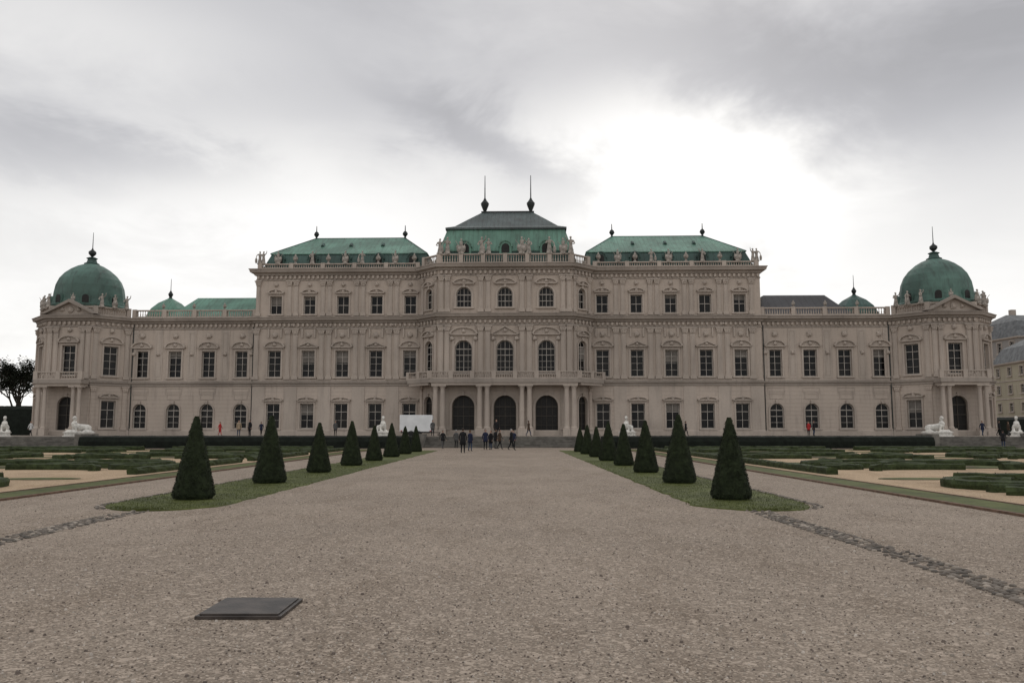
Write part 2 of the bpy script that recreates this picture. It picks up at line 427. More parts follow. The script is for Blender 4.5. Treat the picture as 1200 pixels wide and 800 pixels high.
dentils(bt,fr,-8.6,8.6,15.55,15.93,.32); dentils(bt,fr,-8.6,8.6,22.0,22.4,.32)
balustrade(bb,fr,-8.7,8.7,-.35,23.45,1.25,2.9)
pv=[(-11.3,-.9),(-8.7,-3.5),(8.7,-3.5),(11.3,-.9)]
top=offs(pv,2.1); bot=offs(pv,.37)
bc.add([(x,y,7.72) for x,y in top+bot]+[(x,y,8.22) for x,y in top+bot],
  [(i,i+1,i+5,i+4) for i in range(3)]+[(8+i,8+i+1,8+i+5,8+i+4) for i in range(3)]+[(i,i+1,i+9,i+8) for i in range(3)]+[(0,4,12,8),(3,7,15,11)])
tp=offs(pv,1.85)
for p0,p1 in zip(tp,tp[1:]):
    f3,l3=segF(p0,p1); balustrade(bb,f3,.0,l3,0,8.222,.95,2.6)
    box(bt,f3,.2,l3-.2,-.35,.12,7.4,7.715)
for x in (-8.75,-7.85,-3.15,-2.2,2.2,3.15,7.85,8.75): column(bt,x,-5.15,GZ,7.4,.33)
bw.add([(x,y,16.86) for x,y in A],[tuple(range(len(A)))])
bw.add([(x,y,23.4) for x,y in Bp],[tuple(range(len(Bp)))])
bw.add([(-63.6,16,.7),(63.6,16,.7),(63.6,16,16.86),(-63.6,16,16.86)],[(0,1,2,3)])
bw.add([(-33.7,15.9,16.8),(33.7,15.9,16.8),(33.7,15.9,23.4),(-33.7,15.9,23.4)],[(0,1,2,3)])

# ---- roofs
def loft(b,secs):
    vs=[];fs=[]
    for (x0,x1,y0,y1,z) in secs: vs+= [(x0,y0,z),(x1,y0,z),(x1,y1,z),(x0,y1,z)]
    for j in range(len(secs)-1):
        for i in range(4): fs.append((4*j+i,4*j+(i+1)%4,4*j+4+(i+1)%4,4*j+4+i))
    n=4*(len(secs)-1); fs.append((n,n+1,n+2,n+3)); b.add(vs,fs)
rc,rd,rs,rg,rdo,ri,rdw=[MB() for _ in range(7)]
def dormer(bframe,bgl,x,y,z,w,h,dep=1.4):
    f=F(x,y,1,0)
    pts=[(-w/2,z),(w/2,z),(w/2,z+h*.55)]+[(w/2*math.cos(a),z+h*.55+h*.45*math.sin(a)) for a in [math.pi*i/8 for i in range(1,8)]]+[(-w/2,z+h*.55)]
    extr(bframe,f,pts,-dep,0)
    arcband(bframe,f,0,z+h*.55,w/2-.02,w/2+.13,0,math.pi,-dep,.12,8,.9*h/w)
    pts2=[(u*.66,z+.16+(zz-z)*.72) for u,zz in pts]
    extr(bgl,f,pts2,-.1,.03)
for s in (-1,1):
    def X(a,b_): return (a,b_) if s>0 else (-b_,-a)
    e=X(10.4,33.2); m_=X(10.9,32.3); r_=X(15.0,28.0)
    loft(rd,[(*e,.3,15.4,23.5),(*m_,1.2,14.6,25.7)])
    loft(rc,[(m_[0]-.12,m_[1]+.12,1.08,14.72,25.7),(m_[0]-.12,m_[1]+.12,1.08,14.72,25.82),(*r_,7.9,8.1,29.5)])
    for x in XW[:5]: dormer(rd,rdw,s*x,.5,24.0,1.3,1.6,1.2)
    for x in (15.0,28.0):
        lathe(ri,(s*x,8,29.4),[(.25,0),(.12,.3),(.4,.7),(.3,1.0),(.08,1.2),(.05,2.0)],8)
    e=X(34.2,46.5); r_=X(36.0,44.5)
    loft(rs if s>0 else rc,[(*e,1.6,14,17.2),(*r_,6.5,8.0,20.6)])
    lathe(rc if s<0 else rd,(s*49.2,8,17),[(3.5,0),(3.3,1.1),(2.7,2.1),(1.7,3.0),(.8,3.5),(.3,3.8)],8)
    lathe(ri,(s*49.2,8,20.7),[(.35,0),(.2,.3),(.38,.7),(.15,1.1),(.05,1.3),(.03,3.0)],8)
    cx,cy=s*57.8,2.0
    prof=[(4.95,18.25),(5.0,18.5),(4.7,18.7),(4.52,19.3),(4.48,20.2),(4.3,21.3),(3.9,22.3),(3.3,23.1),(2.5,23.8),(1.7,24.3),(1.1,24.55),(.8,24.65)]
    lathe(rdo,(cx,cy,0),prof,48,rib=lambda i:1.025 if i%6==0 else 1.0)
    lathe(rd,(cx,cy,24.6),[(.95,0),(1.0,.15),(.7,.3),(.55,.75),(.75,.9),(.45,1.05)],16)
    lathe(ri,(cx,cy,25.6),[(.2,0),(.15,.15),(.5,.55),(.5,.85),(.15,1.15),(.06,1.4),(.03,3.6)],10)
    for k in range(8):
        a=math.pi/8+k*math.pi/4
        ux,uy=-math.sin(a),math.cos(a)
        f=F(cx+4.65*math.cos(a),cy+4.65*math.sin(a),ux,uy)
        pts=[(-.6,18.5),(.6,18.5),(.6,19.4)]+[(.6*math.cos(q),19.4+.55*math.sin(q)) for q in [math.pi*i/8 for i in range(1,8)]]+[(-.6,19.4)]
        extr(rdo,f,pts,-1.2,.15)
        extr(rdw,f,[(u*.68,18.68+(z-18.5)*.75) for u,z in pts],0,.2)
loft(rd,[(-9.4,9.4,-2.5,15.4,23.6),(-8.9,8.9,-1.9,14.9,25.3)])
loft(rc,[(-9.0,9.0,-2.0,15,25.3),(-9.0,9.0,-2.0,15,25.45),(-8.4,8.4,-1.2,14.2,27.0),(-7.9,7.9,-.5,13.6,28.6)])
loft(rg,[(-8.15,8.15,-.75,13.8,28.6),(-8.15,8.15,-.75,13.8,28.85),(-7.0,7.0,.4,12.6,29.3),(-5.4,5.4,2.6,10.6,30.8),(-3.6,3.6,4.9,8.4,32.4)])
sweep(ri,[(-3.7,4.8),(3.7,4.8),(3.7,8.5),(-3.7,8.5)],[(0,32.35),(.08,32.38),(.08,32.55),(-.1,32.56)])
for x in (-5.35,0,5.35): dormer(rc,rdw,x,-2.2,24.9,1.6,1.75,2)
for x in (-3.3,3.3):
    lathe(ri,(x,6.6,32.4),[(.35,0),(.2,.6),(.55,1.5),(.6,1.8),(.25,2.25),(.09,2.6),(.045,5.9)],10)
for s in (-1,1):
    tube(rd,(s*15,8,29.5),(s*28,8,29.5),.12)
    tube(rd,(s*15,7.9,29.5),(s*10.9,1.1,25.8),.1); tube(rd,(s*28,7.9,29.5),(s*32.4,1.1,25.8),.1)
    for x in (17.5,22,26):
        tube(rd,(s*x,3.9,27.45),(s*x,4.5,27.85),.25)
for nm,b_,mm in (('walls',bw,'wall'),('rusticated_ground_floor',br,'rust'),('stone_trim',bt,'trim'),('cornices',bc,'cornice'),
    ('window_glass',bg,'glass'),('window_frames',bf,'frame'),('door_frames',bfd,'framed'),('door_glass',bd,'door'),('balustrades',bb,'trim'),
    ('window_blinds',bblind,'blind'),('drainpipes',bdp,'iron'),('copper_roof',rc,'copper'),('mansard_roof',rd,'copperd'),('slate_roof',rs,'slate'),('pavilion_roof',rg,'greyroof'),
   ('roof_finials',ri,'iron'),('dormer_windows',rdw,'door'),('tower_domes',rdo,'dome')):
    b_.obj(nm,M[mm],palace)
bblind=MB()

# ------------------------------------------------------------ statues
def ell(bm,c,r,rot=None,seg=12):
    mt=Matrix.Translation(c)@(rot.to_4x4() if rot else Matrix.Identity(4))@Matrix.Diagonal((*r,1))
    bmesh.ops.create_uvsphere(bm,u_segments=seg,v_segments=8,radius=1,matrix=mt)
def limb(bm,p,q,r0,r1):
    p=Vector(p);q=Vector(q); d=q-p
    rot=d.to_track_quat('Z','Y').to_matrix().to_4x4()
    bmesh.ops.create_cone(bm,cap_ends=True,segments=10,radius1=r0,radius2=r1,depth=d.length,matrix=Matrix.Translation((p+q)/2)@rot)
    ell(bm,p,(r0,)*3); ell(bm,q,(r1,)*3)
def remesh(bm,name,mat_,vox,sm=2):
    me=bpy.data.meshes.new(name); bm.to_mesh(me); bm.free()
    o=bpy.data.objects.new(name+'_t',me); col.objects.link(o)
    md=o.modifiers.new('r','REMESH'); md.mode='VOXEL'; md.voxel_size=vox; md.use_smooth_shade=True
    if sm: s_=o.modifiers.new('s','SMOOTH'); s_.iterations=sm
    dg=bpy.context.evaluated_depsgraph_get(); e=bpy.data.meshes.new_from_object(o.evaluated_get(dg))
    bpy.data.objects.remove(o); e.materials.clear(); e.materials.append(mat_); e.name=name
    return e
def figure(v):
    bm=bmesh.new()
    limb(bm,(0,0,.1),(.03,0,1.0),.36,.22); limb(bm,(.12,-.1,.1),(.08,-.05,1.0),.22,.16)
    limb(bm,(.03,0,1.0),(0,0,1.5),.2,.24); ell(bm,(0,0,1.55),(.32,.18,.16)); limb(bm,(0,0,1.6),(.02,-.02,1.8),.08,.07)
    ell(bm,(.03,-.03,1.93),(.13,.15,.17)); ell(bm,(.03,.04,1.98),(.15,.14,.14))
    if v==0:
        limb(bm,(.3,0,1.55),(.55,-.1,1.75),.09,.07); limb(bm,(.55,-.1,1.75),(.62,-.12,2.15),.07,.05); limb(bm,(-.3,0,1.55),(-.45,-.1,1.2),.09,.08); limb(bm,(-.45,-.1,1.2),(-.2,-.25,1.05),.07,.05)
    elif v==1:
        limb(bm,(-.3,0,1.55),(-.55,-.05,1.25),.09,.07); limb(bm,(-.55,-.05,1.25),(-.6,-.2,.9),.07,.06); limb(bm,(.3,0,1.55),(.48,-.12,1.25),.09,.07); limb(bm,(.48,-.12,1.25),(.2,-.3,1.35),.07,.05)
        ell(bm,(-.6,-.2,.45),(.22,.1,.5))
    else:
        ell(bm,(0,0,.55),(.6,.4,.5)); ell(bm,(-.4,0,.9),(.25,.1,.35)); ell(bm,(.42,0,.8),(.22,.1,.4)); limb(bm,(-.1,0,.8),(-.75,0,1.75),.05,.04); limb(bm,(.1,0,.8),(.8,0,1.7),.05,.04)
    for k in range(7):
        a=k*.9; limb(bm,(.3*math.cos(a),.28*math.sin(a),.05),(.16*math.cos(a+.4),.14*math.sin(a+.4),1.0),.07,.03)
    bmesh.ops.create_cube(bm,size=1,matrix=Matrix.Translation((0,0,.0))@Matrix.Diagonal((.75,.6,.2,1)))
    return remesh(bm,'statue_figure',M['statue'],.045,1)
figs=[figure(0),figure(1),figure(2)]
vb=MB(); lathe(vb,(0,0,0),[(.3,0),(.3,.12),(.12,.25),(.16,.4),(.42,.75),(.46,1.0),(.3,1.2),(.36,1.3),(.12,1.45),(.14,1.6),(.03,1.8)],12)
vo=vb.obj('tmpvase',M['statue']); vase=vo.data; bpy.data.objects.remove(vo)
def put(me,name,x,y,z,s=1,rz=0,parent=palace,flip=False):
    o=bpy.data.objects.new(name,me); col.objects.link(o); o.location=(x,y,z); o.rotation_euler=(0,0,rz)
    o.scale=(-s if flip else s,s,s); o.parent=parent; return o
for i,x in enumerate((-8.6,-7.6,-5.8,-3.1,-2.2,2.2,3.1,5.8,7.6,8.6)):
    put(figs[i%3],'roof_statue',x,-3.15,24.72,.98+.1*(i%2),random.uniform(-.4,.4),flip=x>0)
for s in (-1,1):
    for i,x in enumerate((12.4,15,17.3,19.5,21.8,24.1,26.3,28.6,31,33.0,33.5)):
        me=(vase,figs[2],vase,figs[1],figs[2],vase,figs[0],vase,figs[2],figs[0],figs[1])[i]
        put(me,'roof_statue',s*x,-.05,24.19,.82 if me is not vase else .75,random.uniform(-.5,.5),flip=s>0)
    for x,y in ((53.6,-2.6),(60.8,-2.6),(51.4,-.3),(63.0,-.2),(52.4,-1.5),(62.2,-1.3)):
        put(random.choice(figs),'roof_statue',s*x,y,18.02,.85,random.uniform(-1,1))
    put(figs[2],'pediment_figure',s*57.2,-3.2,18.75,.5)
    for x in (38.2,42.4,46.6): put(vase,'parapet_vase',s*x,.3,17.95,.55)

# ------------------------------------------------------------ ground, terrace
def gravelmat(name,c,peb=60.,var=.18,contrast=1.):
    m,t,b=nt(name); v=objco(t)
    vo=N(t,'ShaderNodeTexVoronoi'); vo.inputs['Scale'].default_value=peb; t.links.new(v,vo.inputs['Vector'])
    v2=N(t,'ShaderNodeTexVoronoi'); v2.inputs['Scale'].default_value=peb*.4; t.links.new(v,v2.inputs['Vector'])
    sp=N(t,'ShaderNodeSeparateColor'); t.links.new(vo.outputs['Color'],sp.inputs[0])
    s2=N(t,'ShaderNodeSeparateColor'); t.links.new(v2.outputs['Color'],s2.inputs[0])
    big=noi(t,v,.16,4,.65); mid=noi(t,mapv(t,v,(1.4,.55,1)),.75,4,.7); fine=noi(t,v,9,4,.8)
    colr=mixc(t,ramp(t,big,.32,.68),tuple(x*(1-var) for x in c),tuple(x*(1+var*.8) for x in c))
    colr=mixc(t,ramp(t,mid,.45,.68,0,.62),colr,(c[0]*.60,c[1]*.56,c[2]*.51))
    colr=mixc(t,ramp(t,fine,.38,.68,0,.5*contrast),colr,(c[0]*.5,c[1]*.475,c[2]*.455))
    colr=mixc(t,ramp(t,sp.outputs[0],.55,.95,0,.62*contrast),colr,(min(1,c[0]*1.85),min(1,c[1]*1.87),min(1,c[2]*1.9)))
    colr=mixc(t,ramp(t,sp.outputs[1],.58,.92,0,.62*contrast),colr,(c[0]*.36,c[1]*.34,c[2]*.33))
    colr=mixc(t,ramp(t,s2.outputs[0],.86,.97,0,.55*contrast),colr,(min(1,c[0]*1.8),min(1,c[1]*1.82),min(1,c[2]*1.86)))
    t.links.new(colr,b.inputs['Base Color']); b.inputs['Roughness'].default_value=.95; b.inputs['Specular IOR Level'].default_value=.15
    h=mth(t,'ADD',mth(t,'MULTIPLY',vo.outputs['Distance'],-.5),mth(t,'MULTIPLY',fine,1.2))
    bump(t,b,h,.6,.014)
    return m
M['gravel']=gravelmat('gravel',(.285,.235,.19))
M['sand']=gravelmat('parterre_sand',(.43,.32,.215),60,.18,.6)
M['tgravel']=gravelmat('terrace_gravel',(.24,.21,.18),40)
def sheet(name,x0,x1,y0,y1,z,m):
    b=MB(); b.add([(x0,y0,z),(x1,y0,z),(x1,y1,z),(x0,y1,z)],[(0,1,2,3)]); return b.obj(name,m)
sheet('ground',-2500,2500,-600,4000,0,M['gravel'])
pb=MB()
for i in range(26000):
    d=4.2+20*random.random()**1.6; x=(random.random()-.5)*1.35*d
    if -2.74<x<-1.96 and 7.26<d<8.06: continue
    r=random.uniform(.004,.011)*(1.8 if random.random()<.035 else 1)
    a=random.random()*6.28
    vs=[(x+r*math.cos(a+k*1.257)*random.uniform(.8,1.2),d+r*math.sin(a+k*1.257)*random.uniform(.7,1.1),.0) for k in range(5)]
    vs+= [(x+(p[0]-x)*.6,d+(p[1]-d)*.6,r*.9) for p in vs]
    pb.add(vs,[(k,(k+1)%5,5+(k+1)%5,5+k) for k in range(5)]+[(5,6,7,8,9)],random.choice((0,0,0,1,2,2)))
pb.obj('gravel_stones',[simple('pebble_grey',(.30,.26,.22),.9),simple('pebble_light',(.48,.43,.38),.9),simple('pebble_dark',(.13,.105,.09),.9)])
tb=MB()
tb.add([(x,y,z) for x in (-130,130) for y in (84,170) for z in (-.1,1.05)],CUBE); tb.obj('terrace',M['tgravel'])
def stairs(name,x0,x1,y0=81.2,n=7,run=.4):
    b=MB()
    for i in range(n):
        z1=1.05*(i+1)/n+.006*(i==n-1)
        b.add([(x,y,z) for x in (x0,x1) for y in (y0+run*i,84.1) for z in (1.05*i/n,z1)],CUBE)
        b.add([(x,y,z) for x in (x0-.02,x1+.02) for y in (y0+run*i-.04,y0+run*i+.36) for z in (z1-.04,z1+.004)],CUBE)
    for x in (x0-.35,x1+.35):
        b.add([(xx,y,z) for xx in (x-.33,x+.33) for y in (y0-.3,84.3) for z in (0,1.35)],CUBE)
    b.obj(name,M['stone'])
stairs('stone_steps',-8.6,7.6); stairs('stone_steps',-52.5,-42.6); stairs('stone_steps',41.6,51.5)
b=MB()
for x0,x1 in ((-130,-53.4),(-42,-9.2),(8.2,41),(52.2,130)):
    b.add([(x,y,z) for x in (x0,x1) for y in (83.7,84.02) for z in (0,1.12)],CUBE)
b.obj('retaining_wall',M['stone'])

# ------------------------------------------------------------ vegetation
def leafmat(name,c,var=.45,sc=6,n2s=6.,dk=.6):
    m,t,b=nt(name); v=objco(t)
    n=noi(t,v,sc,4,.7); n2=noi(t,v,sc*n2s,2)
    colr=mixc(t,ramp(t,n,.3,.7),tuple(x*(1-var) for x in c),tuple(x*(1+var) for x in c))
    colr=mixc(t,ramp(t,n2,.5,.8,0,dk),colr,(c[0]*.3,c[1]*.3,c[2]*.3))
    t.links.new(colr,b.inputs['Base Color']); b.inputs['Roughness'].default_value=.75; b.inputs['Specular IOR Level'].default_value=.15
    bump(t,b,n2,.6,.03)
    return m
M['yew']=leafmat('yew_foliage',(.018,.025,.011))
M['box']=leafmat('boxwood_foliage',(.034,.046,.018),.5,3)
M['boxd']=leafmat('dark_hedge_foliage',(.008,.011,.008),.4,2)
M['grass']=leafmat('lawn_grass',(.080,.092,.028),.35,.9,9,.4)
M['grass2']=leafmat('grass_blades',(.085,.10,.032),.35,3)
M['tree']=leafmat('tree_foliage',(.02,.025,.015),.4,.7)
M['bark']=simple('tree_bark',(.05,.042,.034),.9,.3,6,.4,20)
M['soil']=simple('flowerbed_soil',(.075,.05,.035),.95,.3,3)
def leafq(b,p,n,s,mi=0):
    n=Vector(n)+Vector((random.uniform(-1,1),random.uniform(-1,1),random.uniform(-1,1)))*.7
    n.normalize(); u=n.orthogonal().normalized(); w=n.cross(u); a=random.random()*6.28
    u2=u*math.cos(a)+w*math.sin(a); w2=n.cross(u2); p=Vector(p)
    b.add([tuple(p-u2*s),tuple(p+w2*s*.5),tuple(p+u2*s),tuple(p-w2*s*.5)],[(0,1,2,3)],mi)
def cone(seed,h,r):
    random.seed(seed); b=MB(); seg=28; rows=34; vs=[];fs=[]
    def rad(t,a): 
        rr=r*(1-t)**.93+.045
        if t<.05: rr*=.86+.14*t/.05
        return rr
    for j in range(rows+1):
        t=j/rows
        for i in range(seg):
            a=2*math.pi*i/seg; rr=rad(t,a)+.024*noise.noise(Vector((math.cos(a)*3,math.sin(a)*3,t*h*4+seed*9)))+random.uniform(-.006,.006)
            vs.append((rr*math.cos(a),rr*math.sin(a),.03+t*h))
    for j in range(rows):
        for i in range(seg): fs.append((j*seg+i,j*seg+(i+1)%seg,(j+1)*seg+(i+1)%seg,(j+1)*seg+i))
    fs.append(tuple(rows*seg+i for i in range(seg)))
    b.add(vs,fs)
    for k in range(6500):
        t=1-math.sqrt(random.random()); a=random.random()*6.283; rr=rad(t,a)+random.uniform(-.01,.026)
        leafq(b,(rr*math.cos(a),rr*math.sin(a),.03+t*h),(math.cos(a),math.sin(a),.25),random.uniform(.012,.028))
    tube(b,(0,0,-.02),(0,0,.2),.05,8,.04,1)
    o=b.obj('t',[M['yew'],M['bark']]); me=o.data; bpy.data.objects.remove(o); return me
cones=[cone(1,1.90,.44),cone(2,2.06,.485),cone(3,1.88,.43),cone(4,2.0,.46)]
YS=[19.6,25.7,32.2,38.7,45,51.5,58,64.5]
for i,y in enumerate(YS):
    for j,x in enumerate((-7.45,5.13+.003*(y-20)*1)):
        put(cones[(i if i<2 else (i+j)%4)],'topiary_cone',x,y,0.02,1+random.uniform(-.02,.02),random.random()*6,None)
random.seed(11)
def strip(name,x0,x1,y0,y1,z=.03,blades=9000,near=30):
    b=MB(); n=90; L=[];Rr=[]
    for i in range(n+1):
        y=y0+(y1-y0)*(i/n)**1.5
        k=min(1,math.sqrt(max(0,1-((1.6-(y-y0))/1.6)**2)) if y-y0<1.6 else 1)
        cxx=(x0+x1)/2; hw=(x1-x0)/2*max(k,.05)
        L.append((cxx-hw+.14*noise.noise(Vector((x0,y*1.3,0)))+.08*noise.noise(Vector((x0,y*6,4))),y)); Rr.append((cxx+hw+.14*noise.noise(Vector((x1,y*1.3,3)))+.08*noise.noise(Vector((x1,y*6,8))),y))
    vs=[(x,y,z) for x,y in L]+[(x,y,z) for x,y in Rr]+[(x-.05,y,-.01) for x,y in L]+[(x+.05,y,-.01) for x,y in Rr]
    m=n+1
    fs=[(i,i+1,m+i+1,m+i) for i in range(n)]+[(i,i+1,2*m+i+1,2*m+i) for i in range(n)]+[(m+i,m+i+1,3*m+i+1,3*m+i) for i in range(n)]+[(0,m,3*m,2*m)]
    b.add(vs,fs)
    for k in range(blades):
        y=y0+(near-y0)*random.random()**1.3; i=min(n-1,int(((y-y0)/(y1-y0))**(1/1.5)*n))
        x=random.uniform(L[i][0]-.08,Rr[i][0]+.08); a=random.random()*3.14; w=.007; h=random.uniform(.015,.04); dx,dy=math.cos(a)*w,math.sin(a)*w
        b.add([(x-dx,y-dy,z-.01),(x+dx,y+dy,z-.01),(x+random.uniform(-.03,.03),y+random.uniform(-.03,.03),z+h)],[(0,1,2)],1)
    return b.obj(name,[M['grass'],M['grass2']])
strip('lawn_strip',-8.75,-6.2,16.9,69,blades=18000,near=45); strip('lawn_strip',3.95,6.45,16.9,69,blades=18000,near=45)
cb=MB()
def cob(x,y,s):
    k=7; a0=random.random(); vs=[]
    for rr,z in ((1,0),(.95,.014),(.6,.024)):
        for i in range(k):
            a=a0+6.283*i/k; q=1+.15*math.sin(i*2.3+a0*9)
            vs.append((x+s*rr*q*math.cos(a),y+s*rr*q*math.sin(a)*.9,z))
    cb.add(vs,[(j*k+i,j*k+(i+1)%k,(j+1)*k+(i+1)%k,(j+1)*k+i) for j in range(2) for i in range(k)]+[tuple(range(2*k,3*k))],random.choice((0,0,0,1,2)))
for xc in (5.0,-7.5):
    y=3.0
    while y<17.2:
        for k in range(5): 
            if random.random()<.78+.17*math.sin(y*1.1+xc): cob(xc+(k-2)*.095+random.uniform(-.02,.02)+.05*math.sin(y*.7),y+random.uniform(-.02,.02),random.uniform(.03,.05))
        y+=.098
for xe,sg in ((6.55,1),(-8.85,-1)):
    y=17.4
    while y<40:
        k=min(1,math.sqrt(max(0,1-((1.6-(y-16.9))/1.6)**2)) if y-16.9<1.6 else 1)
        xm=5.2 if sg>0 else -7.475
        for q in range(2): cob(xm+sg*(1.38*k+.1*q)+random.uniform(-.02,.02),y,random.uniform(.035,.05))
        y+=.12
cb.obj('cobblestone_gutter',[simple('cobble_grey',(.16,.138,.118),.85,.3,5),simple('cobble_light',(.30,.26,.22),.85,.3,5),simple('cobble_dark',(.09,.08,.07),.85,.3,5)])
b=MB(); b.add([(x,y,z) for x in (-2.72,-1.98) for y in (7.28,8.04) for z in (0,.03)],CUBE)
b.add([(x,y,z) for x in (-2.69,-2.01) for y in (7.31,8.01) for z in (.03,.045)],CUBE)
mm,t,bs=nt('wet_steel_plate'); v=objco(t)
n=noi(t,v,4,5); t.links.new(mixc(t,ramp(t,n,.35,.7),(.022,.018,.016),(.065,.052,.045)),bs.inputs['Base Color']); bs.inputs['Roughness'].default_value=.5; bs.inputs['Specular IOR Level'].default_value=.3
w_=N(t,'ShaderNodeTexVoronoi'); w_.inputs['Scale'].default_value=38; t.links.new(v,w_.inputs[0]); bump(t,bs,w_.outputs[0],.4,.004)
o=b.obj('metal_hatch_cover',mm); md=o.modifiers.new('b','BEVEL'); md.width=.006; md.segments=2

# parterre
def ribbon(b,pts,w,h,mi=0,leaf=0):
    P=[Vector(p) for p in pts]; out=[P[0]]
    for a,c in zip(P,P[1:]):
        n=max(1,int((c-a).length/.35)); out+= [a.lerp(c,(i+1)/n) for i in range(n)]
    prof=[(-.5,0),(-.52,.55),(-.42,.93),(0,1.03),(.42,.93),(.52,.55),(.5,0)]
    k=len(prof); vs=[]
    for i,p in enumerate(out):
        d=(out[min(i+1,len(out)-1)]-out[max(i-1,0)]).normalized(); nrm=Vector((d.y,-d.x))
        for u,z in prof:
            q=.04*noise.noise(Vector((p.x*2.1+u*3,p.y*2.1,z*5)))+random.uniform(-.012,.012)
            vs.append((p.x+nrm.x*(u*w+q),p.y+nrm.y*(u*w+q),h*z+(q if z>.1 else 0)))
    m=len(out)
    b.add(vs,[(i*k+j,i*k+j+1,(i+1)*k+j+1,(i+1)*k+j) for i in range(m-1) for j in range(k-1)]+[tuple(range(k)),tuple((m-1)*k+j for j in range(k))],mi)
    if leaf:
        for i in range(int(m*leaf)):
            p=random.choice(out); u=random.uniform(-.5,.5)
            leafq(b,(p.x+random.uniform(-.2,.2)*w+u*w*.9,p.y+random.uniform(-.1,.1),h*random.uniform(.85,1.08)),(0,0,1),.03)
def arc(cx,cy,r,a0,a1,n=14,ry=None,spiral=0): 
    ry=ry or r
    return [(cx+(r-spiral*i/n)*math.cos(a0+(a1-a0)*i/n),cy+(ry-spiral*i/n)*math.sin(a0+(a1-a0)*i/n)) for i in range(n+1)]
AX=-1.1
brick=simple('brick_edging',(.13,.08,.055),.9,.3,5)
for s in (-1,1):
    sx=lambda x:AX+s*x
    b=MB(); b.add([(sx(x),y,.006) for x,y in ((10.9,8),(62,8),(62,73),(10.9,73))],[(0,1,2,3)]); b.obj('parterre_sand',M['sand'])
    b=MB()
    def bar(x0,x1,y0,y1,z0,z1): b.add([(sx(x),y,z) for x in (x0,x1) for y in (y0,y1) for z in (z0,z1)],CUBE)
    bar(10.7,10.82,8,73,-.01,.05); bar(10.82,62,73,73.12,-.01,.05); bar(12.0,12.1,8,71.3,-.01,.045)
    b.obj('brick_kerb',brick)
    g=MB()
    def lawn(x0,x1,y0,y1): g.add([(sx(x),y,z) for x in (x0,x1) for y in (y0,y1) for z in (-.01,.03)],CUBE)
    lawn(10.84,11.98,8,72.9); lawn(11.98,62,71.3,72.9)
    h=MB(); so_=MB()
    def T(pts): return [(sx(x),y) for x,y in pts]
    rw=lambda pts,w=.36,hh=.26: ribbon(h,T(pts),w,hh,0,3)
    for my in range(4):
        cy=23.5+14.0*my
        for mx in range(3):
            cx=20.0+15.5*mx+(.8*math.sin(my*2+mx))
            n0=22; P=T(arc(cx,cy,2.6,0,2*math.pi,n0,1.7)[:-1]); g.add([(x,y,.026) for x,y in P],[tuple(range(n0))])
            P=T(arc(cx,cy,1.3,0,2*math.pi,n0,.8)[:-1]); so_.add([(x,y,.034) for x,y in P],[tuple(range(n0))])
            rw(arc(cx,cy,2.9,-.9,math.pi+.9,20,2.0))
            for qx in (-1,1):
                rw([(cx+qx*p[0],cy+p[1]) for p in arc(4.9,.6,2.1,-2.6,3.2,18,spiral=1.55)],.34)
                rw([(cx+qx*p[0],cy-3.6+p[1]) for p in arc(2.3,0,2.6,-.2,2.2,12,1.1)],.34)
                rw([(cx+qx*p[0],cy+4.2+p[1]) for p in arc(2.6,0,2.4,3.4,5.9,12,1.2,spiral=.5)],.34)
                rw([(cx+qx*p[0],cy-2.2+p[1]) for p in arc(5.9,0,1.2,1.2,5.6,14,.8,spiral=.5)],.3,.22)
                P=T([(cx+qx*p[0],cy+4.6+p[1]) for p in arc(5.3,0,1.3,0,2*math.pi,14,.6)[:-1]]); g.add([(x,y,.024) for x,y in P],[tuple(range(14))])
    for y0,y1 in ((31,43),(45,57),(59,70)): rw([(13.0,y0),(13.0,y1)],.4,.26)
    for x0 in (14,30,46): rw([(x0,70.3),(x0+13.5,70.3)],.5,.35)
    for (x0,x1,y0,y1) in ((14.5,60,36.2,37.4),(14.5,60,50.2,51.6),(14.5,60,63.5,65.0)):
        lawn(x0,x1,y0,y1)
    h.obj('boxwood_parterre_hedge',M['box'],smooth=False)
    g.obj('parterre_lawn',M['grass']); so_.obj('flower_bed',M['soil'])
for x0,x1 in ((-40.6,-9.4),(8.5,39.6)):
    b=MB(); ribbon(b,[(x0,78.8),(x1,78.8)],1.8,1.14,0,14); b.obj('clipped_hedge',M['boxd'])
for x0,x1,y,hh in ((-125,-66,118,4.0),(66,125,122,2.5)):
    b=MB(); ribbon(b,[(x0,y),(x1,y)],2.5,hh+1.05,0,8); b.obj('clipped_hedge',M['boxd'])

def tree(x,y,z0,h,seed,dens=1.0):
    random.seed(seed); b=MB()
    ends=[]
    def br_(p,d,l,r,lv):
        q=p+d*l; tube(b,p,q,r,6,r*.65,1)
        if lv==0: ends.append(q); return
        for k in range(3 if lv>1 else 4):
            nd=(d+Vector((random.uniform(-.8,.8),random.uniform(-.8,.8),random.uniform(-.1,.6)))).normalized()
            br_(q if k else p.lerp(q,.75),nd,l*random.uniform(.6,.85),r*.6,lv-1)
    br_(Vector((0,0,0)),Vector((.02,0,1)),h*.3,h*.025,4)
    for e in ends:
        rr=random.uniform(.5,1.0)
        for k in range(int(42*dens)):
            p=e+Vector((random.gauss(0,rr*.6),random.gauss(0,rr*.6),random.gauss(0,rr*.5)))
            leafq(b,p,(0,0,1),random.uniform(.1,.24))
    o=b.obj('deciduous_tree',[M['tree'],M['bark']]); o.location=(x,y,z0)
for i,(x,y,h,d) in enumerate(((-73.5,124,11.5,1.1),(-78.5,131,12.5,1.2),(-85,127,11.5,1.1),(-72,142,10.5,.8),(-92,132,12,1),(-101,138,13,.8),(101,126,9,.7),(116,132,11,.8))):
    tree(x,y,1.05,h,50+i,d)
random.seed(5)
